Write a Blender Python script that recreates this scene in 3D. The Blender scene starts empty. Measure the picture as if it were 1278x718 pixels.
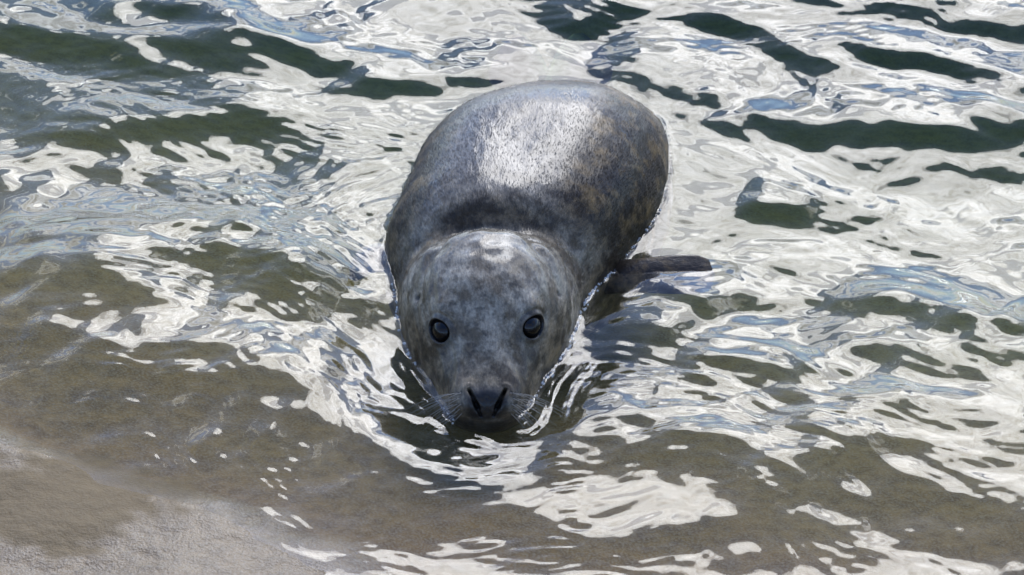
import bpy, math, random
import numpy as np
from mathutils import Vector, Matrix
from mathutils.bvhtree import BVHTree

random.seed(4)
scene = bpy.context.scene
col = scene.collection
R = math.radians

# ------------------------------------------------------------------ camera
PITCH = R(38.0)
DIST = 6.0
W_PX, H_PX = 1278.0, 718.0
HALF_W = 0.639                      # metres from the axis to the frame edge at the focus point
cam_data = bpy.data.cameras.new('camera')
cam = bpy.data.objects.new('camera', cam_data)
col.objects.link(cam)
CAM = Vector((0.0, -DIST * math.cos(PITCH), DIST * math.sin(PITCH)))
cam.location = CAM
cam.rotation_euler = (math.pi / 2 - PITCH, 0, 0)
cam_data.sensor_width = 36.0
cam_data.lens = 36.0 * DIST / (2 * HALF_W)
cam_data.clip_start = 0.1
cam_data.clip_end = 2000.0
cam_data.dof.use_dof = True
cam_data.dof.focus_distance = 6.05
cam_data.dof.aperture_fstop = 14.0
scene.camera = cam

# ------------------------------------------------------------------ sky and sun
SUN_AZ, SUN_EL = 10.0, 37.0         # degrees: azimuth right of the view direction, elevation
SUN_DIR = Vector((math.sin(R(SUN_AZ)) * math.cos(R(SUN_EL)),
                  math.cos(R(SUN_AZ)) * math.cos(R(SUN_EL)), math.sin(R(SUN_EL))))
world = bpy.data.worlds.new('World')
scene.world = world
world.use_nodes = True
nt = world.node_tree
nt.nodes.clear()


def N(tree, kind, **kw):
    n = tree.nodes.new(kind)
    for k, v in kw.items():
        setattr(n, k, v)
    return n


def math_node(tree, op, a, b=None, c=None, clamp=False):
    n = tree.nodes.new('ShaderNodeMath')
    n.operation = op
    n.use_clamp = clamp
    for i, v in enumerate((a, b, c)):
        if v is None:
            continue
        if hasattr(v, 'links'):
            tree.links.new(v, n.inputs[i])
        else:
            n.inputs[i].default_value = v
    return n.outputs[0]


def ramp(tree, fac, stops, interp='LINEAR'):
    n = tree.nodes.new('ShaderNodeValToRGB')
    n.color_ramp.interpolation = interp
    els = n.color_ramp.elements
    while len(els) < len(stops):
        els.new(0.5)
    for e, (p, c) in zip(els, stops):
        e.position = p
        e.color = (c, c, c, 1) if not isinstance(c, tuple) else (*c, 1)
    tree.links.new(fac, n.inputs[0])
    return n.outputs[0]


def mix_col(tree, fac, a, b, mode='MIX'):
    n = tree.nodes.new('ShaderNodeMix')
    n.data_type = 'RGBA'
    n.blend_type = mode
    for sock, v in ((n.inputs[0], fac), (n.inputs[6], a), (n.inputs[7], b)):
        if hasattr(v, 'links'):
            tree.links.new(v, sock)
        elif isinstance(v, tuple):
            sock.default_value = (*v, 1)
        else:
            sock.default_value = v
    return n.outputs[2]


sky = N(nt, 'ShaderNodeTexSky', sky_type='NISHITA', sun_disc=False)
sky.sun_elevation = R(SUN_EL)
sky.sun_rotation = R(SUN_AZ)
sky.air_density = 1.0
sky.dust_density = 0.3
sky.ozone_density = 2.0
bg_sky = N(nt, 'ShaderNodeBackground')
bg_sky.inputs[1].default_value = 0.15
nt.links.new(mix_col(nt, 1.0, sky.outputs[0], (0.84, 1.0, 1.32), 'MULTIPLY'), bg_sky.inputs[0])

tc = N(nt, 'ShaderNodeTexCoord')
sep = N(nt, 'ShaderNodeSeparateXYZ')
nt.links.new(tc.outputs['Generated'], sep.inputs[0])
zz = math_node(nt, 'MAXIMUM', sep.outputs[2], 0.0)
den = math_node(nt, 'ADD', zz, 0.35)
cmb = N(nt, 'ShaderNodeCombineXYZ')
nt.links.new(math_node(nt, 'MULTIPLY_ADD', math_node(nt, 'DIVIDE', sep.outputs[0], den), -1.0, -0.05), cmb.inputs[0])
nt.links.new(math_node(nt, 'SUBTRACT', math_node(nt, 'DIVIDE', sep.outputs[1], den), 0.17), cmb.inputs[1])
cmb.inputs[2].default_value = 3.7
noise = N(nt, 'ShaderNodeTexNoise')
noise.inputs['Scale'].default_value = 3.0
noise.inputs['Detail'].default_value = 8.0
noise.inputs['Roughness'].default_value = 0.55
noise.inputs['Distortion'].default_value = 0.5
nt.links.new(cmb.outputs[0], noise.inputs['Vector'])
# broken cloud banks towards the horizon, open sky overhead
thin = ramp(nt, sep.outputs[2], [(0.0, 0.0), (0.72, 0.0), (0.90, 1.0)])
dens = math_node(nt, 'SUBTRACT', noise.outputs[0], math_node(nt, 'MULTIPLY', thin, 0.22))
cover = ramp(nt, dens, [(0.500, 0.0), (0.532, 1.0)])
# a thin haze veil lies over the open gaps, except overhead
veil = math_node(nt, 'MULTIPLY', math_node(nt, 'SUBTRACT', 1.0, thin), 0.05)
cover = math_node(nt, 'MAXIMUM', cover, veil)
# thick cores are greyer than thin bright edges
body = ramp(nt, noise.outputs[0], [(0.48, .9), (0.54, 1.0), (0.60, 0.80), (0.72, 0.42)])
dotn = N(nt, 'ShaderNodeVectorMath', operation='DOT_PRODUCT')
nt.links.new(tc.outputs['Generated'], dotn.inputs[0])
dotn.inputs[1].default_value = SUN_DIR
cosang = math_node(nt, 'MAXIMUM', dotn.outputs['Value'], 0.0)
# forward scattering: cloud gets brighter towards the veiled sun
phase = math_node(nt, 'MULTIPLY_ADD', math_node(nt, 'POWER', cosang, 6.0), 5.4, 0.35)
bg_cloud = N(nt, 'ShaderNodeBackground')
bg_cloud.inputs[0].default_value = (0.94, 0.965, 1.05, 1)
fine = N(nt, 'ShaderNodeTexNoise')
fine.inputs['Scale'].default_value = 11.0
fine.inputs['Detail'].default_value = 6.0
fine.inputs['Distortion'].default_value = 0.8
nt.links.new(cmb.outputs[0], fine.inputs['Vector'])
puff = ramp(nt, fine.outputs[0], [(0.36, 0.55), (0.48, 1.0), (0.66, 1.15)])
nt.links.new(math_node(nt, 'MULTIPLY', math_node(nt, 'MULTIPLY', phase, body), puff), bg_cloud.inputs[1])
mixs = N(nt, 'ShaderNodeMixShader')
nt.links.new(cover, mixs.inputs[0])
nt.links.new(bg_sky.outputs[0], mixs.inputs[1])
nt.links.new(bg_cloud.outputs[0], mixs.inputs[2])
wout = N(nt, 'ShaderNodeOutputWorld')
nt.links.new(mixs.outputs[0], wout.inputs[0])

sun_data = bpy.data.lights.new('sun', 'SUN')
sun_data.energy = 0.7
sun_data.angle = R(30)
sun_data.color = (1.0, 0.95, 0.88)
sun = bpy.data.objects.new('sun', sun_data)
col.objects.link(sun)
sun.rotation_euler = (-SUN_DIR).to_track_quat('-Z', 'Y').to_euler()

scene.view_settings.view_transform = 'Standard'
scene.view_settings.look = 'None'
scene.view_settings.gamma = 1.0
scene.view_settings.exposure = 0.74
scene.render.engine = 'CYCLES'
scene.cycles.use_denoising = True
scene.cycles.max_bounces = 8
scene.cycles.transparent_max_bounces = 12
scene.cycles.caustics_reflective = False
scene.cycles.caustics_refractive = False

# ------------------------------------------------------------------ pixel helpers
RIGHT = Vector((1, 0, 0))
FWD = Vector((0, math.cos(PITCH), -math.sin(PITCH)))
UP = Vector((0, math.sin(PITCH), math.cos(PITCH)))


def ray(px, py):
    sx = (px - W_PX / 2) / (W_PX / 2) * HALF_W / DIST
    sy = -(py - H_PX / 2) / (W_PX / 2) * HALF_W / DIST
    return (FWD + RIGHT * sx + UP * sy).normalized()


def on_plane(px, py, z=0.0):
    """Where the line of sight through a photo pixel meets the level z."""
    d = ray(px, py)
    return CAM + d * ((z - CAM.z) / d.z)


# ------------------------------------------------------------------ mesh helpers
def link_mesh(name, verts, quads, mat, parent=None, smooth=True, tris=None):
    me = bpy.data.meshes.new(name)
    verts = np.asarray(verts, dtype=np.float32)
    me.vertices.add(len(verts))
    me.vertices.foreach_set('co', verts.ravel())
    tris = np.zeros((0, 3), int) if tris is None else np.asarray(tris)
    me.loops.add(quads.size + tris.size)
    me.loops.foreach_set('vertex_index', np.concatenate([quads.ravel(), tris.ravel()]).astype(np.int32))
    me.polygons.add(len(quads) + len(tris))
    me.polygons.foreach_set('loop_start', np.concatenate([np.arange(len(quads)) * 4, quads.size + np.arange(len(tris)) * 3]).astype(np.int32))
    me.update(calc_edges=True)
    if smooth:
        me.polygons.foreach_set('use_smooth', np.ones(len(me.polygons), dtype=bool))
    me.update()
    ob = bpy.data.objects.new(name, me)
    col.objects.link(ob)
    if mat:
        me.materials.append(mat)
    if parent:
        ob.parent = parent
    return ob


def grid_faces(nr, nc, wrap=False):
    i = np.arange(nr - 1)[:, None]
    j = np.arange(nc if wrap else nc - 1)[None, :]
    j2 = (j + 1) % nc
    a = i * nc + j
    b = i * nc + j2
    c = (i + 1) * nc + j2
    d = (i + 1) * nc + j
    return np.stack([a + 0 * j, b + 0 * j, c, d], -1).reshape(-1, 4)


def attr(ob, name, values):
    a = ob.data.attributes.new(name, 'FLOAT', 'POINT')
    a.data.foreach_set('value', np.asarray(values, dtype=np.float32))


def new_mat(name):
    m = bpy.data.materials.new(name)
    m.use_nodes = True
    t = m.node_tree
    t.nodes.clear()
    out = t.nodes.new('ShaderNodeOutputMaterial')
    return m, t, out


def smoothstep(a, b, x):
    t = np.clip((x - a) / (b - a), 0, 1)
    return t * t * (3 - 2 * t)


def pchip(xs, ys, x):
    """Monotone cubic interpolation, so drawn profiles do not overshoot."""
    xs = np.asarray(xs, float); ys = np.asarray(ys, float)
    h = np.diff(xs); dl = np.diff(ys) / h
    d = np.zeros_like(ys)
    for k in range(1, len(xs) - 1):
        if dl[k - 1] * dl[k] > 0:
            w1 = 2 * h[k] + h[k - 1]; w2 = h[k] + 2 * h[k - 1]
            d[k] = (w1 + w2) / (w1 / dl[k - 1] + w2 / dl[k])
    d[0] = dl[0]; d[-1] = dl[-1]
    i = np.clip(np.searchsorted(xs, x) - 1, 0, len(xs) - 2)
    t = (x - xs[i]) / h[i]
    t = np.clip(t, 0, 1)
    return ((1 + 2 * t) * (1 - t) ** 2 * ys[i] + t * (1 - t) ** 2 * h[i] * d[i]
            + t * t * (3 - 2 * t) * ys[i + 1] + t * t * (t - 1) * h[i] * d[i + 1])


def wavesum(x, y, seed, lam, n, spread=math.pi, axis=0.0):
    """Band-limited random field, unit rms."""
    r = np.random.default_rng(seed)
    out = np.zeros_like(x)
    for _ in range(n):
        l = lam[0] * (lam[1] / lam[0]) ** r.random()
        a = axis + r.normal(0, spread) if spread < 3 else r.random() * 2 * math.pi
        k = 2 * math.pi / l
        out += np.sin(k * (x * math.sin(a) + y * math.cos(a)) + r.random() * 6.283)
    return out / math.sqrt(n / 2)


# ------------------------------------------------------------------ graded axes
def axis(lo, hi, step, far, growth=1.045):
    core = np.arange(lo, hi + step / 2, step)
    s = step; right = []; p = core[-1]
    while p < far:
        s = min(s * growth, 6.0); p += s; right.append(p)
    s = step; left = []; p = core[0]
    while p > -far:
        s = min(s * growth, 6.0); p -= s; left.append(p)
    return np.array(left[::-1] + list(core) + right)


# ------------------------------------------------------------------ sand
SHORE = [on_plane(*p) for p in ((-900, 330), (-300, 470), (0, 560), (150, 600), (300, 672), (400, 730), (640, 800), (1000, 830), (1278, 840), (1900, 850), (2600, 850))]
SX = np.array([p.x for p in SHORE]); SY = np.array([p.y for p in SHORE])


def shore_y(x):
    y = np.interp(x, SX, SY)
    for o in (-.12, -.06, .06, .12):
        y = y + np.interp(x + o, SX, SY)
    return y / 5


def sand_z(x, y):
    d = y - shore_y(x)
    d = d + 0.025 * wavesum(x, y, 11, (.3, .9), 8) * np.clip(1 - np.abs(d), 0, 1)
    z = np.interp(d, [-80, -8, -2, -.6, -.2, 0, .08, .30, .5, .75, 1.1, 1.8, 4, 20, 80],
                  [.75, .45, .22, .080, .026, .000, -.016, -.045, -.095, -.18, -.30, -.55, -1.1, -2.2, -2.8])
    amp = np.exp(-(x ** 2 + y ** 2) / 9.0)
    z = z + amp * (0.0028 * wavesum(x, y, 12, (.15, .5), 14) + 0.0007 * wavesum(x, y, 13, (.03, .1), 20))
    return z


sand_mat, t, out = new_mat('wet_sand')
bs = N(t, 'ShaderNodeBsdfPrincipled')
geo = N(t, 'ShaderNodeNewGeometry')
n1 = N(t, 'ShaderNodeTexNoise'); n1.inputs['Scale'].default_value = 3.2; n1.inputs['Detail'].default_value = 6
n2 = N(t, 'ShaderNodeTexNoise'); n2.inputs['Scale'].default_value = 330; n2.inputs['Detail'].default_value = 3
n3 = N(t, 'ShaderNodeTexNoise'); n3.inputs['Scale'].default_value = 55; n3.inputs['Detail'].default_value = 5
for n in (n1, n2, n3):
    t.links.new(geo.outputs['Position'], n.inputs['Vector'])
c1 = mix_col(t, ramp(t, n1.outputs[0], [(0.35, 0.0), (0.65, 1.0)]), (.190, .120, .052), (.240, .162, .080))
c2 = mix_col(t, ramp(t, n3.outputs[0], [(0.40, 0.0), (0.62, 0.8)]), c1, (.140, .092, .046))
c3 = mix_col(t, ramp(t, n2.outputs[0], [(0.42, 0.0), (0.68, 0.75)]), c2, (.25, .195, .130))
dry = N(t, 'ShaderNodeAttribute', attribute_name='dry')
c4 = mix_col(t, dry.outputs['Fac'], c3, (.180, .130, .064))
t.links.new(c4, bs.inputs['Base Color'])
wet_r = ramp(t, n1.outputs[0], [(0.3, 0.08), (0.7, 0.24)])
rr = N(t, 'ShaderNodeMix'); rr.data_type = 'FLOAT'
t.links.new(dry.outputs['Fac'], rr.inputs[0]); t.links.new(wet_r, rr.inputs[2]); rr.inputs[3].default_value = 0.75
t.links.new(rr.outputs[0], bs.inputs['Roughness'])
bs.inputs['IOR'].default_value = 1.36
psep = N(t, 'ShaderNodeSeparateXYZ'); t.links.new(geo.outputs['Position'], psep.inputs[0])
film = N(t, 'ShaderNodeMapRange'); film.inputs[1].default_value = -.012; film.inputs[2].default_value = -.002
film.inputs[3].default_value = 0.0; film.inputs[4].default_value = 0.36
t.links.new(psep.outputs[2], film.inputs[0]); t.links.new(math_node(t, 'MULTIPLY', film.outputs[0], math_node(t, 'MULTIPLY_ADD', dry.outputs['Fac'], -.7, 1.0)), bs.inputs['Specular IOR Level'])
bmp = N(t, 'ShaderNodeBump'); bmp.inputs['Strength'].default_value = 0.9; bmp.inputs['Distance'].default_value = 0.004
hsum = math_node(t, 'MULTIPLY_ADD', n2.outputs[0], 0.35, n3.outputs[0])
t.links.new(hsum, bmp.inputs['Height'])
t.links.new(bmp.outputs[0], bs.inputs['Normal'])
t.links.new(bs.outputs[0], out.inputs['Surface'])

ax = axis(-0.8, 0.8, 0.008, 70, 1.07)
ay = axis(-0.8, 1.1, 0.008, 70, 1.07)
GX, GY = np.meshgrid(ax, ay)
GZ = sand_z(GX, GY)
sand = link_mesh('sand', np.stack([GX, GY, GZ], -1).reshape(-1, 3), grid_faces(len(ay), len(ax)), sand_mat)
sand['kind'] = 'structure'
dry_c = on_plane(60, 640)
dx = (GX - dry_c.x) / .15 + .35 * wavesum(GX, GY, 21, (.1, .4), 10) * .5
dy = (GY - dry_c.y) / .10 + .35 * wavesum(GX, GY, 22, (.1, .4), 10) * .5
attr(sand, 'dry', (smoothstep(1.2, .8, np.sqrt(dx ** 2 + dy ** 2) + .10 * wavesum(GX, GY, 23, (.025, .08), 16)) * .65).ravel())

# ------------------------------------------------------------------ the seal
seal = bpy.data.objects.new('seal', None)
col.objects.link(seal)
seal['label'] = 'wet grey seal lying in the shallows, facing the camera with its chin in the water'
seal['category'] = 'seal'
seal.location = (0, 0, 0)

NOSE_Y = -0.276
# station along the body (metres, y), centre x, half width, top, widest level, bottom, squareness
PROF = np.array([
    # y      cx      w      top     zc     bottom   n
    [-.276, -.032, .000,  .016,  .016,  .016, 2.0],
    [-.2738, -.032, .018,  .030,  .012,  .002, 2.1],
    [-.269, -.032, .030,  .0405, .010, -.010, 2.2],
    [-.258, -.032, .041,  .0490, .008, -.022, 2.2],
    [-.240, -.031, .049,  .0575, .006, -.036, 2.2],
    [-.215, -.031, .058,  .0700, .004, -.048, 2.15],
    [-.185, -.031, .070,  .0905, .002, -.058, 2.1],
    [-.155, -.031, .085,  .1140, .002, -.066, 2.1],
    [-.125, -.031, .097,  .1265, .002, -.074, 2.15],
    [-.090, -.030, .106,  .1300, .002, -.084, 2.2],
    [-.060, -.029, .111,  .1290, -.002, -.093, 2.15],
    [-.035, -.027, .115,  .1190, -.006, -.100, 2.1],
    [-.014, -.024, .121,  .0990, -.012, -.110, 2.1],
    [.004, -.020, .129,  .0960, -.020, -.120, 2.15],
    [.019, -.017, .136,  .1120, -.025, -.128, 2.2],
    [.034, -.013, .143,  .1188, -.030, -.136, 2.25],
    [.060, -.007, .152,  .1207, -.035, -.143, 2.5],
    [.090,  .000, .159,  .1203, -.040, -.149, 2.7],
    [.150,  .017, .166,  .1195, -.045, -.157, 2.8],
    [.220,  .034, .168,  .1175, -.050, -.163, 2.7],
    [.280,  .047, .163,  .1060, -.055, -.170, 2.5],
    [.330,  .058, .153,  .0810, -.062, -.177, 2.2],
    [.380,  .066, .142,  .0420, -.075, -.190, 2.1],
    [.430,  .072, .130, -.0030, -.090, -.205, 2.1],
    [.500,  .076, .112, -.0600, -.125, -.230, 2.1],
    [.600,  .074, .085, -.1300, -.190, -.275, 2.0],
    [.720,  .064, .052, -.2150, -.250, -.315, 2.0],
    [.800,  .056, .034, -.2600, -.285, -.330, 2.0],
    [.840,  .052, .000, -.2950, -.295, -.295, 2.0],
])
SEG = 440
# dense rings over the head, coarser over the trunk
s = np.linspace(0, 1, 330)
ys_head = NOSE_Y + 0.0004 + (0.235) * (0.18 * s ** 2 + 0.82 * s ** 1.55)
ys_body = np.linspace(ys_head[-1] + .0025, .839, 300)
ys = np.concatenate([ys_head, ys_body])


def prof(c, y):
    if c in (2, 3, 5):                         # rounded nose end: interpolate in sqrt space at the tip
        pass
    return pchip(PROF[:, 0], PROF[:, c], y)


cx = prof(1, ys); hw = prof(2, ys); top = prof(3, ys); zc = prof(4, ys); bot = prof(5, ys); nn = prof(6, ys)
# extra smoothing of profiles away from the tip, keeps the skin free of kinks
for arr in (cx, hw, top, zc, bot):
    sm = arr.copy()
    for _ in range(12):
        sm[12:-4] = .25 * sm[11:-5] + .5 * sm[12:-4] + .25 * sm[13:-3]
    arr[:] = sm
th = np.linspace(0, 2 * math.pi, SEG, endpoint=False)
ct, st = np.cos(th)[None], np.sin(th)[None]
ex = (2.0 / nn)[:, None]
X = cx[:, None] + hw[:, None] * np.sign(ct) * np.abs(ct) ** ex
Zu = (top - zc)[:, None]; Zd = (zc - bot)[:, None]
Z = zc[:, None] + np.where(st >= 0, Zu, Zd) * np.sign(st) * np.abs(st) ** ex
Y = np.repeat(ys[:, None], SEG, 1)
V = np.stack([X, Y, Z], -1).reshape(-1, 3)
F = grid_faces(len(ys), SEG, wrap=True)[:, ::-1]
nV = len(V)
V = np.vstack([V, [[cx[0], NOSE_Y, zc[0]], [cx[-1], .8405, zc[-1]]]])


def normals(V):
    P = V[:nV].reshape(len(ys), SEG, 3)
    du = np.gradient(P, axis=0)
    dv = np.roll(P, -1, 1) - np.roll(P, 1, 1)
    n = np.cross(du, dv)
    n /= np.linalg.norm(n, axis=-1, keepdims=True) + 1e-12
    n = n.reshape(-1, 3)
    return np.vstack([n, [[0, -1, 0], [0, 1, 0]]])


def make_bvh(V):
    tri = np.concatenate([F[:, [0, 1, 2]], F[:, [0, 2, 3]]])
    keep = V[F[:, 0]][:, 1] < .45
    keep = np.concatenate([keep, keep])
    return BVHTree.FromPolygons([tuple(v) for v in V.tolist()], tri[keep].tolist())


bvh = make_bvh(V)


def hit(px, py):
    h = bvh.ray_cast(CAM, ray(px, py))
    return (np.array(h[0]), np.array(h[1])) if h[0] is not None else None


def seg_dist(P, a, b):
    ab = b - a
    t = np.clip(((P - a) @ ab) / (ab @ ab), 0, 1)
    return np.linalg.norm(P - (a + t[:, None] * ab), axis=1), t


disp = np.zeros(len(V))
NRM = normals(V)
eye_px = [(547.5, 412), (666.5, 407)]
eyes = [hit(*p)[0] for p in eye_px]


def brush(px, py, radius, amount):
    global disp
    h = hit(px, py)
    if h is None:
        print('brush missed', px, py); return
    d = np.linalg.norm(V - h[0], axis=1) / radius
    disp += amount * np.exp(-d * d * 1.5)


# broad modelling: brows, cheeks, stop between the eyes, whisker pads
for sx in (-1, 1):
    c = 607
    brush(c + sx * 57, 384, .020, .0062)       # brow
    brush(c + sx * 40, 440, .028, -.0045)      # hollow before the eye
    brush(c + sx * 31, 503, .021, .0075)       # whisker pad
    brush(c + sx * 36, 480, .020, .003)
brush(607, 455, .030, -.001)
# the skull dome stands proud of the thick neck: a soft furrow runs round behind it
arc_px = [(524, 392), (521, 365), (528, 335), (546, 308), (575, 288), (607, 281), (640, 288), (668, 308), (689, 336), (700, 366), (702, 392)]
arc_pt = [hit(*p)[0] for p in arc_px]
dmin = np.full(len(V), 9.0); tpar = np.zeros(len(V))
for k_, (a_, b_) in enumerate(zip(arc_pt[:-1], arc_pt[1:])):
    dd_, tt_ = seg_dist(V, a_, b_)
    up_ = dd_ < dmin
    dmin = np.where(up_, dd_, dmin); tpar = np.where(up_, (k_ + tt_) / (len(arc_pt) - 1), tpar)
fade_ = smoothstep(0, .14, tpar) * smoothstep(1, .86, tpar)
disp += fade_ * (-.0046 * np.exp(-(dmin / .0125) ** 2))
brush(607, 330, .035, -.0012)
V1 = V + NRM * disp[:, None]
bvh = make_bvh(V1); V = V1; NRM = normals(V); disp = np.zeros(len(V))
eyes = [hit(*p) for p in eye_px]

dark = np.zeros(len(V))                         # bare dark skin: nose, nostrils, eyelids; also shade painted along the lip
pit = np.zeros(len(V))
# eye sockets with raised lids
EYE_R = .0165
eye_c = []
for (p, nrm), sgn in zip(eyes, (-1, 1)):
    out_dir = nrm * .55 + np.array([sgn * .12, -.75, .25])
    out_dir /= np.linalg.norm(out_dir)
    c = p - nrm * .0124
    eye_c.append((c, out_dir))
    rel = V - p
    d = np.linalg.norm(rel - (rel @ nrm)[:, None] * nrm, axis=1)
    near = np.linalg.norm(rel, axis=1) < .05
    # almond: a little wider than tall, upper lid heavier
    up = np.array([0, .5, .8]); up -= nrm * (up @ nrm); up /= np.linalg.norm(up)
    e_up = rel @ up
    side = np.cross(up, nrm)
    e_sd = rel @ side
    inn = e_sd * (1 if (side[0] * sgn) < 0 else -1)          # towards the nose
    ea = inn * math.cos(.45) - e_up * math.sin(.45); eb = inn * math.sin(.45) + e_up * math.cos(.45)
    da = np.sqrt((ea / np.where(ea > 0, 1.22, 1.02)) ** 2 + (eb / np.where(eb > 0, .90, .98)) ** 2)
    hole = smoothstep(.0150, .0118, da) * near
    rim = np.exp(-((da - .0158) / .0030) ** 2) * near
    fold = np.exp(-((da - .0225) / .0022) ** 2) * near * smoothstep(-.004, .012, e_up)
    disp += -.0125 * hole + (.0012 + .0016 * smoothstep(-.01, .01, e_up)) * rim - .0014 * fold
    dark = np.maximum(dark, smoothstep(.0180, .0148, da) * near)
    dark = np.maximum(dark, .55 * np.exp(-((da - .0185) / .0045) ** 2) * near)
    # tear mark running down from the inner corner
    inner = side * (1 if (side[0] * sgn) < 0 else -1)
    dt, tt = seg_dist(V, p + inner * .016 - up * .004, p + inner * .026 - up * .018)
    dark = np.maximum(dark, .35 * smoothstep(.008, .002, dt))

# nose pad and nostrils
hn = hit(607, 507)[0]
rel = V - hn
dn = np.sqrt((rel[:, 0] / .032) ** 2 + (rel[:, 1] / .03) ** 2 + ((rel[:, 2]) / .024) ** 2)
nose = smoothstep(1.15, .60, dn) * .93
dark = np.maximum(dark, nose)
disp += .0025 * smoothstep(1.1, .5, dn)
lip_shade = smoothstep(.022, .004, V[:, 2]) * smoothstep(-.225, -.255, V[:, 1])  # shadow on the lower muzzle, painted dark into the coat colour
dark = np.maximum(dark, lip_shade * .9)
for a, b, e in (((585, 486), (596, 509), (600, 518)), ((631, 486), (620, 509), (616, 518))):
    pa, pb, pe = hit(*a)[0], hit(*b)[0], hit(*e)[0]
    d1, t1 = seg_dist(V, pa, pb)
    rad = .0019 + .0018 * np.sin(np.clip(t1, 0, 1) * math.pi * .8)
    hole = smoothstep(1.35, .55, d1 / rad)
    d2, t2 = seg_dist(V, pb, pe)
    hole2 = .5 * smoothstep(.0030, .0008, d2)
    hole = np.maximum(hole, hole2)
    wing = np.exp(-((d1 - .0068) / .0028) ** 2)
    disp += -.0080 * hole + .0007 * wing
    pit = np.maximum(pit, hole)
# philtrum groove
dp, _ = seg_dist(V, hit(607, 497)[0], hit(607, 524)[0])
disp += -.0013 * np.exp(-(dp / .0018) ** 2)
# whisker follicle rows
foll = []
for sx in (-1, 1):
    for r_i, (py, n) in enumerate(((490, 4), (497, 5), (504, 5), (511, 5), (517, 4))):
        for k in range(n):
            px = 607 + sx * (31 + k * 5.6 + (r_i % 2) * 2.5)
            h = hit(px, py + k * .6)
            if h is not None and h[0][2] > .002:
                foll.append((h[0], h[1], sx, k, r_i))
                d = np.linalg.norm(V - h[0], axis=1)
                disp += -.0007 * np.exp(-(d / .0011) ** 2)
                dark = np.maximum(dark, .85 * np.exp(-(d / .0017) ** 2))
# neck folds and loose skin, ears
fold_axis = V[:, 1] + .075 * ((V[:, 0] + .026) / .11) ** 2
disp += -.0009 * np.exp(-((fold_axis - .004) / .009) ** 2) * smoothstep(.0, .05, V[:, 2])
trunk = smoothstep(-.02, .10, V[:, 1])
disp += trunk * (.0012 * wavesum(V[:, 0] * 1.3, V[:, 1] * .7 + V[:, 2] * .7, 31, (.10, .25), 14)
                 + .00022 * wavesum(V[:, 0] * 1.5, V[:, 1] * .6 + V[:, 2] * .7, 32, (.015, .05), 20))
headm = 1 - trunk
disp += headm * (.0005 * wavesum(V[:, 0] + V[:, 2], V[:, 1] - V[:, 2], 33, (.02, .06), 14)) * (1 - dark)
for sx, (epx, epy) in ((-1, (521, 372)), (1, (697, 368))):
    h = hit(epx, epy)
    if h is not None:
        d = np.linalg.norm(V - h[0], axis=1)
        disp += -.0035 * np.exp(-(d / .0035) ** 2)
        dark = np.maximum(dark, .7 * np.exp(-(d / .0035) ** 2))
V = V + NRM * disp[:, None]
V[nV] = V[:SEG].mean(0); V[nV + 1] = V[nV - SEG:nV].mean(0)
bvh = make_bvh(V)

# front flippers join the same skin
def flipper(root, tip, bend, width, thick, roll=.15):
    n_r, n_s = 40, 40
    root, tip, bend = map(np.array, (root, tip, bend))
    tt = np.linspace(0, 1, n_r)
    P = ((1 - tt) ** 2)[:, None] * root + (2 * tt * (1 - tt))[:, None] * bend + (tt ** 2)[:, None] * tip
    rows = []
    for i, u in enumerate(tt):
        tan = (P[min(i + 1, n_r - 1)] - P[max(i - 1, 0)]); tan /= np.linalg.norm(tan)
        back = np.array([0, 1, roll]); back -= tan * (back @ tan); back /= np.linalg.norm(back)
        upv = np.cross(tan, back)
        wv = width * np.interp(u, [0, .25, .6, .85, .95, 1], [.8, .8, .95, .95, .75, .02])
        hv = thick * np.interp(u, [0, .5, .9, 1], [1.3, .8, .35, .02])
        a = np.linspace(0, 2 * math.pi, n_s, endpoint=False)
        ridge = 1 + .16 * np.cos(5 * np.arccos(np.clip(np.cos(a), -1, 1))) * u
        rows.append(P[i] + np.outer(np.cos(a) * wv, back) + np.outer(np.sin(a) * hv * ridge, upv))
    return np.array(rows).reshape(-1, 3), grid_faces(n_r, n_s, wrap=True)[:, ::-1]


fl_r = flipper((.120, .036, -.012), (.254, .022, .003), (.185, .016, .010), .030, .007, .40)
fl_l = flipper((-.120, .090, -.055), (-.205, .075, -.045), (-.172, .095, .008), .026, .013)
hf_a = flipper((.060, .78, -.285), (.13, .98, -.325), (.08, .88, -.30), .045, .012)
hf_b = flipper((.045, .78, -.285), (-.02, .98, -.33), (.02, .88, -.30), .045, .012)
allV = [V]; allF = [F]; off = len(V)
for fv, ff in (fl_r, fl_l, hf_a, hf_b):
    allV.append(fv); allF.append(ff + off); off += len(fv)
caps = [[nV, j, (j + 1) % SEG] for j in range(SEG)]
capsb = [[nV + 1, nV - SEG + (j + 1) % SEG, nV - SEG + j] for j in range(SEG)]
BV = np.vstack(allV)
BF = np.vstack(allF)
capF = np.array(caps + capsb)


# coat
coat_mat, t, out = new_mat('wet_seal_coat')
bs = N(t, 'ShaderNodeBsdfPrincipled')
geo = N(t, 'ShaderNodeNewGeometry')
uvn = N(t, 'ShaderNodeAttribute', attribute_name='fur')     # coordinates combed along the body
a_dark = N(t, 'ShaderNodeAttribute', attribute_name='bare_skin_lip_shade')
a_pit = N(t, 'ShaderNodeAttribute', attribute_name='nostril')
a_tan = N(t, 'ShaderNodeAttribute', attribute_name='tan_flank')
a_head = N(t, 'ShaderNodeAttribute', attribute_name='head')
nb = N(t, 'ShaderNodeTexNoise'); nb.inputs['Scale'].default_value = 34; nb.inputs['Detail'].default_value = 5; nb.inputs['Roughness'].default_value = .62
nc = N(t, 'ShaderNodeTexNoise'); nc.inputs['Scale'].default_value = 95; nc.inputs['Detail'].default_value = 4
for n in (nb, nc):
    t.links.new(geo.outputs['Position'], n.inputs['Vector'])
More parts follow.
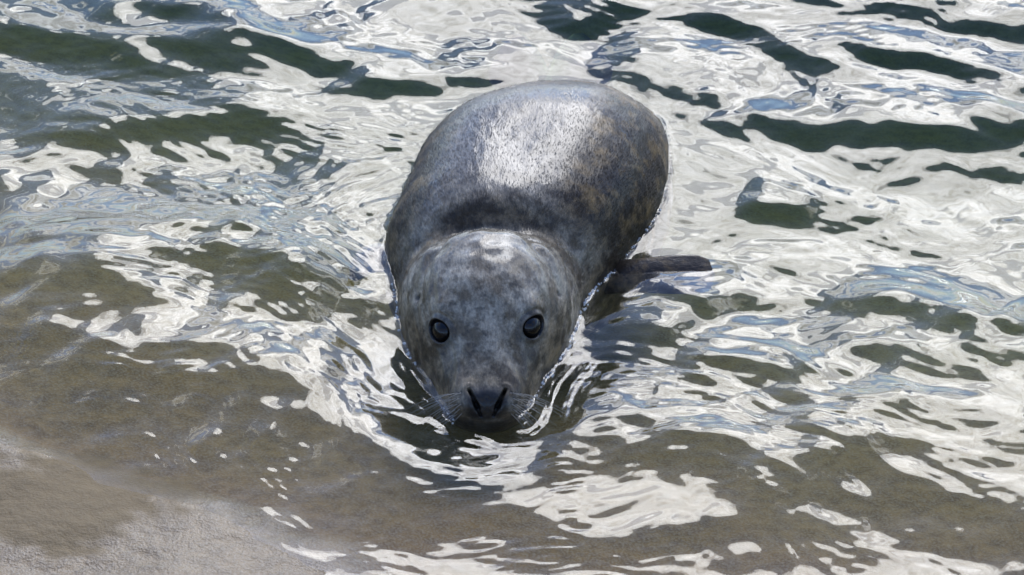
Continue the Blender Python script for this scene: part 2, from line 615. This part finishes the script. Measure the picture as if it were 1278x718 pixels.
nf = N(t, 'ShaderNodeTexNoise'); nf.inputs['Scale'].default_value = 1.0; nf.inputs['Detail'].default_value = 4; nf.inputs['Roughness'].default_value = .6
t.links.new(uvn.outputs['Vector'], nf.inputs['Vector'])
grey = mix_col(t, ramp(t, nb.outputs[0], [(0.36, 0.0), (0.64, 1.0)]), (.042, .031, .020), (.130, .108, .080))
spots = ramp(t, nc.outputs[0], [(0.53, 0.0), (0.66, .55)])
face = mix_col(t, ramp(t, nb.outputs[0], [(0.42, 0.0), (0.60, 1.0)]), (.130, .103, .066), (.340, .300, .228))
grey = mix_col(t, a_head.outputs['Fac'], grey, face)
grey = mix_col(t, spots, grey, (.034, .031, .026))
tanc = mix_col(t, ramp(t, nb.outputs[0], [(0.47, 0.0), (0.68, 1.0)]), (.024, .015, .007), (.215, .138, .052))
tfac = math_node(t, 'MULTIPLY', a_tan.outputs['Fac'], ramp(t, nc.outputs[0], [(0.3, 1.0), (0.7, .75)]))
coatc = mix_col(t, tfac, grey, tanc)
streak = ramp(t, nf.outputs[0], [(0.30, 0.62), (0.70, 1.35)])
coatc = mix_col(t, 1.0, coatc, streak, 'MULTIPLY')
coatc = mix_col(t, a_dark.outputs['Fac'], coatc, (.010, .009, .009))
coatc = mix_col(t, a_pit.outputs['Fac'], coatc, (.003, .003, .003))
t.links.new(coatc, bs.inputs['Base Color'])
rgh = math_node(t, 'MULTIPLY_ADD', nf.outputs[0], 0.25, 0.34)
t.links.new(rgh, bs.inputs['Roughness'])
bs.inputs['IOR'].default_value = 1.45
bs.inputs['Specular IOR Level'].default_value = 0.15
t.links.new(math_node(t, 'MULTIPLY_ADD', a_pit.outputs['Fac'], -.9, math_node(t, 'MULTIPLY_ADD', a_tan.outputs['Fac'], -.45, math_node(t, 'MULTIPLY_ADD', a_head.outputs['Fac'], -.25, .9)), clamp=True), bs.inputs['Coat Weight'])
bs.inputs['Coat Roughness'].default_value = 0.05
bs.inputs['Coat IOR'].default_value = 1.42
b1 = N(t, 'ShaderNodeBump'); b1.inputs['Strength'].default_value = .55; b1.inputs['Distance'].default_value = .0022
t.links.new(nf.outputs[0], b1.inputs['Height'])
b2 = N(t, 'ShaderNodeBump'); b2.inputs['Strength'].default_value = .20; b2.inputs['Distance'].default_value = .0022
furh = math_node(t, 'MULTIPLY', nf.outputs[0], math_node(t, 'MULTIPLY_ADD', a_head.outputs['Fac'], -.55, 1.0))
t.links.new(furh, b2.inputs['Height'])
t.links.new(b1.outputs[0], bs.inputs['Normal'])
t.links.new(b2.outputs[0], bs.inputs['Coat Normal'])
t.links.new(bs.outputs[0], out.inputs['Surface'])

bodyo = link_mesh('body', BV, BF, coat_mat, seal, tris=capF)
nB = len(BV)
pad = lambda a, v=0.0: np.concatenate([a, np.full(nB - len(a), v)])
nfl = len(fl_r[0])
attr(bodyo, 'bare_skin_lip_shade', np.concatenate([np.clip(dark, 0, 1), np.full(2 * nfl, .35), np.full(2 * nfl, .85)]))
attr(bodyo, 'nostril', pad(np.clip(pit, 0, 1)))
bx, by, bz = V[:, 0], V[:, 1], V[:, 2]
bcx = np.interp(by, PROF[:, 0], PROF[:, 1])
lat = (bx - bcx)
tan_m = smoothstep(.07, .005, bz) * smoothstep(-.17, .02, by) * .9
tan_m = np.maximum(tan_m, smoothstep(.045, .090, lat) * smoothstep(-.02, .06, by))
tan_m = np.maximum(tan_m, smoothstep(.085, .125, -lat) * smoothstep(-.02, .06, by) * .8)
tan_m = np.maximum(tan_m, smoothstep(.255, .33, by))
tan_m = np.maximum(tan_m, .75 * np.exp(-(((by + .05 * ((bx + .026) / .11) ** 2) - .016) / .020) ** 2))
tan_m = np.maximum(tan_m, .8 * np.exp(-((np.hypot(lat / 1.0, (by + .16)) - .085) / .03) ** 2) * smoothstep(.09, .04, bz) * (1 - dark))
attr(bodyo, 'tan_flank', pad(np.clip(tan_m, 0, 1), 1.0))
attr(bodyo, 'head', pad(headm))
# combed coordinates: stretched along the body
ang = np.tile(np.arctan2(st, ct).ravel(), len(ys))
arc = np.concatenate([ang * np.repeat(hw, SEG), [0, 0]])
fur = np.stack([bx * 330, (by * 85), bz * 330], 1)
fur = np.vstack([fur, BV[len(V):] * 180])
fa = bodyo.data.attributes.new('fur', 'FLOAT_VECTOR', 'POINT')
fa.data.foreach_set('vector', fur.astype(np.float32).ravel())

# wet guard hairs lying along the back
rngf = np.random.default_rng(5)
okv = np.nonzero((V[:, 2] > -.004) & (V[:, 1] < .47) & (V[:, 1] > -.20) & (dark < .3) & (NRM[:, 1] < .75))[0]
area_w = np.where(V[okv][:, 1] > -.045, 1.0, .10)
pick = rngf.choice(okv, 40000, p=area_w / area_w.sum())
P0 = V[pick] + rngf.normal(0, .0009, (len(pick), 3))
NN = NRM[pick]
comb = np.stack([.10 * (P0[:, 0] - np.interp(P0[:, 1], PROF[:, 0], PROF[:, 1])) / .1, np.ones(len(pick)), np.zeros(len(pick))], 1)
comb[:, 0] += .22 * wavesum(P0[:, 0], P0[:, 1], 61, (.02, .09), 16) + rngf.normal(0, .12, len(pick))
comb -= NN * (comb * NN).sum(1)[:, None]
comb /= np.linalg.norm(comb, axis=1)[:, None]
sidev = np.cross(comb, NN)
hl = np.where(P0[:, 1] > -.045, rngf.uniform(.004, .009, len(pick)), rngf.uniform(.002, .0035, len(pick)))[:, None]
hwid = np.where(P0[:, 1] > -.045, .00032, .00018)[:, None]
lift = np.where(P0[:, 1] > -.045, rngf.uniform(.0000, .0004, len(pick)), rngf.uniform(.00005, .0003, len(pick)))[:, None]
a0 = P0 - NN * .0006 - sidev * hwid; a1 = P0 - NN * .0006 + sidev * hwid
b0_ = P0 + comb * hl * .6 + NN * lift + sidev * hwid * .8; b1_ = P0 + comb * hl * .6 + NN * lift - sidev * hwid * .8
tip_ = P0 + comb * hl + NN * lift * .6
HV = np.stack([a0, a1, b0_, b1_, tip_], 1).reshape(-1, 3)
k_ = np.arange(len(pick)) * 5
furo = link_mesh('fur', HV, np.stack([k_, k_ + 1, k_ + 2, k_ + 3], 1), coat_mat, seal, tris=np.stack([k_ + 3, k_ + 2, k_ + 4], 1))
furo['kind'] = 'stuff'
rep = lambda a_: np.repeat(np.asarray(a_)[pick], 5)
attr(furo, 'bare_skin_lip_shade', rep(np.clip(dark, 0, 1)))
attr(furo, 'nostril', np.zeros(len(HV)))
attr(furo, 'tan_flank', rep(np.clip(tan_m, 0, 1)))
attr(furo, 'head', rep(headm))
fa = furo.data.attributes.new('fur', 'FLOAT_VECTOR', 'POINT')
fa.data.foreach_set('vector', np.repeat(fur[pick], 5, 0).astype(np.float32).ravel())

# eyes
eye_mat, t, out = new_mat('wet_black_eye')
bs = N(t, 'ShaderNodeBsdfPrincipled')
tcn = N(t, 'ShaderNodeTexCoord')
sp = N(t, 'ShaderNodeSeparateXYZ'); t.links.new(tcn.outputs['Object'], sp.inputs[0])
zfac = math_node(t, 'DIVIDE', sp.outputs[2], EYE_R)
ec = ramp(t, zfac, [(0.40, (.02, .018, .016)), (0.60, (.010, .007, .006)), (0.86, (.008, .006, .005)), (0.90, (.003, .003, .004))])
t.links.new(ec, bs.inputs['Base Color'])
bs.inputs['Roughness'].default_value = 0.03
bs.inputs['IOR'].default_value = 1.45
t.links.new(bs.outputs[0], out.inputs['Surface'])
u_n, v_n = 48, 32
for c, od in eye_c:
    vs = []
    for i in range(v_n + 1):
        ph = math.pi * i / v_n
        bulge = 1 + .07 * math.exp(-(ph / .55) ** 2)
        for j in range(u_n):
            a = 2 * math.pi * j / u_n
            vs.append((EYE_R * bulge * math.sin(ph) * math.cos(a), EYE_R * bulge * math.sin(ph) * math.sin(a), EYE_R * bulge * math.cos(ph)))
    eo = link_mesh('eye', vs, grid_faces(v_n + 1, u_n, wrap=True), eye_mat, seal)
    eo.location = Vector(c)
    eo.rotation_euler = Vector(od).to_track_quat('Z', 'Y').to_euler()

# whiskers
wh_mat, t, out = new_mat('whisker')
bs = N(t, 'ShaderNodeBsdfPrincipled')
bs.inputs['Base Color'].default_value = (.25, .23, .19, 1)
bs.inputs['Roughness'].default_value = .3
t.links.new(bs.outputs[0], out.inputs['Surface'])
rw = random.Random(9)
for p, nrm, sx, k, r_i in foll:
    L = (.026 + .0085 * k + rw.uniform(-.004, .006)) * (1.0 - .06 * r_i)
    d0 = np.array([sx * (.75 + .12 * k), -.35 + rw.uniform(-.12, .12), -.05 - .10 * r_i + rw.uniform(-.1, .1)]) + nrm * .35
    d0 /= np.linalg.norm(d0)
    bend = np.array([sx * .10, -.10, -.55 - .1 * rw.random()])
    vs = []; m = 9
    for i in range(m):
        u = i / (m - 1)
        q = p - nrm * .001 + d0 * L * u + bend * L * u * u * .45
        rad = .00050 * (1 - u * .85)
        for a in range(5):
            w = 2 * math.pi * a / 5
            s1 = np.cross(d0, [0, 0, 1.0]); s1 /= np.linalg.norm(s1); s2 = np.cross(d0, s1)
            vs.append(q + rad * (math.cos(w) * s1 + math.sin(w) * s2))
    link_mesh('whisker', vs, grid_faces(m, 5, wrap=True), wh_mat, seal)

# ------------------------------------------------------------------ water
ax = axis(-0.74, 0.74, 0.0022, 65, 1.06)
ay = axis(-0.66, 0.86, 0.0022, 65, 1.06)
GX, GY = np.meshgrid(ax, ay)

# outline of the seal at the water level, and the distance to it
ring_pts = []
bodyP = V[:nV].reshape(len(ys), SEG, 3)
zb = bodyP[:, :, 2]
sg = (zb > 0) != (np.roll(zb, -1, 1) > 0)
ii, jj = np.nonzero(sg)
A = bodyP[ii, jj]; B = bodyP[ii, (jj + 1) % SEG]
tz = A[:, 2] / (A[:, 2] - B[:, 2])
ring_pts = (A + (B - A) * tz[:, None])[:, :2]
sel = np.random.default_rng(1).permutation(len(ring_pts))[:700]
rp = ring_pts[sel]
cxs = np.arange(-.9, .9, .008); cys = np.arange(-.8, 1.0, .008)
CX, CY = np.meshgrid(cxs, cys)
D2 = np.full(CX.shape, 9.0)
for q in rp:
    D2 = np.minimum(D2, (CX - q[0]) ** 2 + (CY - q[1]) ** 2)
DC = np.sqrt(D2)


def bilinear(field, x, y):
    fx = np.clip((x - cxs[0]) / .008, 0, len(cxs) - 1.001); fy = np.clip((y - cys[0]) / .008, 0, len(cys) - 1.001)
    i = fx.astype(int); j = fy.astype(int); u = fx - i; v = fy - j
    return (field[j, i] * (1 - u) * (1 - v) + field[j, i + 1] * u * (1 - v)
            + field[j + 1, i] * (1 - u) * v + field[j + 1, i + 1] * u * v)


DS = bilinear(DC, GX, GY)
# exact distance close to the skin, for the rim of water that climbs it
from mathutils.kdtree import KDTree
kd = KDTree(len(ring_pts))
for i_, q in enumerate(ring_pts):
    kd.insert((q[0], q[1], 0), i_)
kd.balance()
nj, ni = np.nonzero(DS < .028)
for j_, i_ in zip(nj.tolist(), ni.tolist()):
    DS[j_, i_] = kd.find((GX[j_, i_], GY[j_, i_], 0))[2]
far2 = np.exp(-((GX / 2.2) ** 2 + ((GY - .1) / 2.4) ** 2))
farL = np.exp(-((GX / 9) ** 2 + (GY / 9) ** 2))
depth = -sand_z(GX, GY)
shal = smoothstep(.0, .10, depth)
wx = GX + .030 * wavesum(GX, GY, 41, (.3, .9), 10) + .008 * wavesum(GX, GY, 45, (.1, .25), 12)
wy = GY + .022 * wavesum(GX, GY, 42, (.3, .9), 10) + .006 * wavesum(GX, GY, 46, (.1, .25), 12)
TILT = .22
h = np.zeros_like(GX)
hr = np.zeros_like(GX)          # ripples, kept alive right up to the coat
h += .0030 * wavesum(wx, wy, 51, (.30, .75), 26, .45, TILT) * (.25 + .75 * shal) * farL
h += .0013 * wavesum(wx, wy, 52, (.13, .30), 34, .42, TILT) * (.25 + .75 * shal) * far2
m3 = smoothstep(-.4, 1.2, wavesum(GX, GY, 43, (.35, .9), 12))
hr += .00056 * wavesum(wx, wy, 53, (.045, .12), 40, .42, TILT) * (.65 + .6 * m3) * far2
# small choppy ripples left of the seal's shoulder and over the swash
lp = on_plane(400, 280)
m4 = np.exp(-(((GX - lp.x) / .30) ** 2 + ((GY - lp.y) / .20) ** 2))
sp_ = on_plane(240, 540)
m5 = .55 * np.exp(-(((GX - sp_.x) / .32) ** 2 + ((GY - sp_.y) / .16) ** 2))
hr += .00026 * wavesum(wx, wy, 54, (.018, .05), 50, .55, .0) * (.50 + 1.0 * m4 + m5) * far2
# wavelets whose steep faces look towards the beach: from one end, to the other end (photo pixels), thickness, slope
FACES = [
    ((-105, 35), (360, 105), 38, 0.3), ((99, 18), (306, 52), 28, 0.28), ((236, 62), (504, 95), 33, 0.28),
    ((417, 125), (653, 98), 25, 0.28), ((74, 195), (366, 150), 34, 0.28), ((741, 95), (914, 140), 36, 0.28),
    ((710, 45), (810, 12), 23, 0.24), ((870, 28), (1055, 98), 20, 0.27), ((886, 165), (1234, 190), 28, 0.28),
    ((1023, 62), (1347, 128), 28, 0.3), ((1070, 22), (1345, 52), 28, 0.28), ((967, -2), (1213, 12), 21, 0.28),
    ((1198, 150), (1338, 178), 28, 0.26), ((926, 255), (1010, 275), 21, 0.24), ((910, 382), (1100, 398), 18, 0.25),
    ((1060, 392), (1240, 446), 26, 0.27), ((780, 362), (895, 400), 18, 0.25), ((1235, 415), (1275, 435), 20, 0.22),
    ((720, 395), (830, 450), 60, 0.2), ((840, 455), (1010, 515), 40, 0.22), ((1010, 445), (1330, 530), 60, 0.17),
    ((680, 548), (1010, 645), 56, 0.24), ((990, 620), (1400, 700), 90, 0.22), ((560, 560), (740, 572), 50, 0.2),
    ((1080, 530), (1290, 575), 26, 0.24), ((830, 560), (940, 590), 18, 0.2),
    ((-60, 330), (290, 325), 26, 0.2), ((60, 385), (500, 400), 62, 0.22), ((-100, 400), (200, 425), 60, 0.24),
    ((-120, 470), (430, 520), 110, 0.22), ((-100, 545), (560, 640), 90, 0.2), ((420, 655), (1060, 700), 70, 0.17),
    ((430, 395), (500, 420), 40, 0.18), ((180, 320), (330, 318), 22, 0.24),
]


def steep_face(p, q, thick, slope, seed):
    a_ = on_plane(*p); b_ = on_plane(*q)
    ux, uy = b_.x - a_.x, b_.y - a_.y
    L = math.hypot(ux, uy); ux /= L; uy /= L
    vx, vy = -uy, ux
    if vy < 0:
        vx, vy = -vx, -vy
    half = thick / 2 / 1000 / math.sin(PITCH)
    mx_, my_ = (a_.x + b_.x) / 2, (a_.y + b_.y) / 2
    j0, j1 = np.searchsorted(ay, (my_ - .75, my_ + .75)); i0, i1 = np.searchsorted(ax, (mx_ - .9, mx_ + .9))
    gx, gy = GX[j0:j1, i0:i1], GY[j0:j1, i0:i1]
    u = ((gx - mx_) * ux + (gy - my_) * uy) / (L / 2)
    v = ((gx - mx_) * vx + (gy - my_) * vy)
    wob = wavesum(gx, gy, seed, (.18, .5), 8) * .30 + wavesum(gx, gy, seed + 500, (.05, .14), 10) * .12
    v = v / half + wob + .25 * np.sin(u * 2.2 + seed)
    g = smoothstep(1.35, .55, np.abs(u) + .12 * wob)
    # rise over |v|<1, long gentle back behind
    rise = smoothstep(-1.25, 1.25, v) * 1.9
    back = np.exp(-np.clip(v - .9, 0, None) ** 2 / 9)
    h[j0:j1, i0:i1] += .92 * slope * half * rise * back * g


for i_, (p_, q_, th_, sl_) in enumerate(FACES):
    steep_face(p_, q_, th_, sl_, 700 + i_)
sw1 = on_plane(230, 560); sw2 = on_plane(760, 690)
m7 = np.exp(-(((GX - sw1.x) / .40) ** 2 + ((GY - sw1.y - .1 * (sw1.x - GX)) / .15) ** 2)) + np.exp(-(((GX - sw2.x) / .40) ** 2 + ((GY - sw2.y) / .10) ** 2))
patch = smoothstep(-.3, 1.3, wavesum(GX, GY, 49, (.07, .2), 14))
hr += .00065 * wavesum(wx, wy, 57, (.012, .032), 44, .42, .25) * np.clip(m7, 0, 1) * patch
lr = on_plane(900, 520)
m6 = np.exp(-(((GX - lr.x) / .34) ** 2 + ((GY - lr.y) / .22) ** 2))
hr += .00050 * wavesum(wx, wy, 55, (.035, .09), 30, .28, .55) * m6
hr += .00020 * wavesum(wx, wy, 56, (.014, .03), 30, .35, .5) * m6
h = h * smoothstep(-.015, .04, depth) + (-.004) * smoothstep(.01, -.01, depth)
h = h * (.35 + .65 * smoothstep(.0, .13, DS)) + hr * smoothstep(-.015, .04, depth) * (.55 + .45 * smoothstep(.0, .06, DS))
# rings the head pushes ahead of itself
hx, hy = -.03, -.17
angh = np.arctan2(GX - hx, -(GY - hy))
front = smoothstep(2.0, 1.0, np.abs(angh)) * smoothstep(-1.2, 1.0, wavesum(GX, GY, 47, (.12, .35), 12))
ph = DS + .012 * wavesum(GX, GY, 44, (.10, .30), 12)
h += front * .0012 * np.cos(2 * math.pi * ph / .045) * np.exp(-DS / .13) * smoothstep(.0, .03, DS)
h += front * .00038 * np.cos(2 * math.pi * ph / .014) * np.exp(-DS / .12) * smoothstep(.0, .02, DS)
# meniscus climbing the wet coat
h += .0026 * np.exp(-DS / .0042) * (1 + .35 * wavesum(GX, GY, 48, (.02, .07), 14))
h *= np.exp(-((np.abs(GX) / 40) ** 4)) * np.exp(-((np.abs(GY) / 40) ** 4))
nr, nc_ = len(ay), len(ax)
WV = np.stack([GX, GY, h], -1).reshape(-1, 3)
WF = grid_faces(nr, nc_)
# close the body of water below the sea bed
idx = np.arange(nr * nc_).reshape(nr, nc_)
loop = np.concatenate([idx[0, :], idx[1:, -1], idx[-1, -2::-1], idx[-2:0:-1, 0]])
base = len(WV)
low = WV[loop].copy(); low[:, 2] = -5.0
k = np.arange(len(loop)); k2 = (k + 1) % len(loop)
SK = np.stack([loop[k2], loop[k], base + k, base + k2], -1)
cen = base + len(loop)
BT = np.stack([np.full(len(k), cen), base + k2, base + k], -1)
WV = np.vstack([WV, low, [[0, 0, -5.0]]])

water_mat, t, out = new_mat('shallow_sea_water')
fr = N(t, 'ShaderNodeFresnel'); fr.inputs['IOR'].default_value = 1.42
gl = N(t, 'ShaderNodeBsdfGlossy'); gl.inputs['Roughness'].default_value = 0.0
gl.inputs['Color'].default_value = (1, 1, 1, 1)
tr = N(t, 'ShaderNodeBsdfTransparent')
mx = N(t, 'ShaderNodeMixShader')
geo = N(t, 'ShaderNodeNewGeometry')
nw = N(t, 'ShaderNodeTexNoise'); nw.inputs['Scale'].default_value = 26; nw.inputs['Detail'].default_value = 2.5
t.links.new(geo.outputs['Position'], nw.inputs['Vector'])
bw = N(t, 'ShaderNodeBump'); bw.inputs['Strength'].default_value = .10; bw.inputs['Distance'].default_value = .004
t.links.new(nw.outputs[0], bw.inputs['Height'])
t.links.new(bw.outputs[0], gl.inputs['Normal']); t.links.new(bw.outputs[0], fr.inputs['Normal'])
# light leaving the water from below passes (the flat mix has no bending, so no total reflection either)
ff = math_node(t, 'MULTIPLY', fr.outputs[0], math_node(t, 'SUBTRACT', 1.0, geo.outputs['Backfacing']))
t.links.new(ff, mx.inputs[0]); t.links.new(tr.outputs[0], mx.inputs[1]); t.links.new(gl.outputs[0], mx.inputs[2])
t.links.new(mx.outputs[0], out.inputs['Surface'])
va = N(t, 'ShaderNodeVolumeAbsorption')
va.inputs['Color'].default_value = (.34, .54, .19, 1)
va.inputs['Density'].default_value = 1.8
t.links.new(va.outputs[0], out.inputs['Volume'])
me = bpy.data.meshes.new('water')
quads = np.vstack([WF, SK])
me.vertices.add(len(WV)); me.vertices.foreach_set('co', WV.astype(np.float32).ravel())
nl = quads.size + BT.size
me.loops.add(nl)
me.loops.foreach_set('vertex_index', np.concatenate([quads.ravel(), BT.ravel()]).astype(np.int32))
me.polygons.add(len(quads) + len(BT))
me.polygons.foreach_set('loop_start', np.concatenate([np.arange(len(quads)) * 4, quads.size + np.arange(len(BT)) * 3]).astype(np.int32))
me.update(calc_edges=True)
me.polygons.foreach_set('use_smooth', np.concatenate([np.ones(len(WF), bool), np.zeros(len(SK) + len(BT), bool)]))
me.materials.append(water_mat)
water = bpy.data.objects.new('water', me)
col.objects.link(water)
water['kind'] = 'structure'

# ------------------------------------------------------------------ bubbles along the waterline
bub_mat, t, out = new_mat('bubble_film')
bs = N(t, 'ShaderNodeBsdfPrincipled')
bs.inputs['Base Color'].default_value = (.75, .76, .75, 1)
bs.inputs['Roughness'].default_value = .04
bs.inputs['Alpha'].default_value = .55
t.links.new(bs.outputs[0], out.inputs['Surface'])
rb = random.Random(17)
bv = []; bf = []
sph = [(math.sin(math.pi * i / 6) * math.cos(2 * math.pi * j / 8), math.sin(math.pi * i / 6) * math.sin(2 * math.pi * j / 8), math.cos(math.pi * i / 6)) for i in range(7) for j in range(8)]
sph = np.array(sph); sf = grid_faces(7, 8, wrap=True)[:, ::-1]
spots_px = [(712, 400, 60, 40), (700, 450, 50, 30), (722, 365, 30, 30), (735, 350, 30, 22), (497, 375, 40, 26), (508, 435, 40, 14), (606, 530, 70, 16), (810, 300, 60, 18), (690, 480, 40, 14)]
for (px, py, sp_r, cnt) in spots_px:
    c0 = on_plane(px, py)
    dd = np.hypot(ring_pts[:, 0] - c0.x, ring_pts[:, 1] - c0.y)
    near = ring_pts[dd < sp_r / 1000.0]
    if not len(near):
        continue
    for _ in range(cnt):
        q = near[rb.randrange(len(near))]
        r = rb.uniform(.0006, .0019)
        o = abs(rb.gauss(0, .0022))
        d = np.array([q[0] + .026, q[1] + .02]); d /= np.linalg.norm(d)
        ctr = np.array([q[0] + d[0] * (r * .6 + o), q[1] + d[1] * (r * .6 + o), .0028 * math.exp(-o / .004) + r * .25])
        bf.append(sf + len(bv) * len(sph)); bv.append(sph * r + ctr)
bub = link_mesh('bubbles', np.vstack(bv), np.vstack(bf), bub_mat)
bub['kind'] = 'stuff'
bub['label'] = 'tiny bubbles clinging to the waterline around the seal'
bub['category'] = 'bubbles'
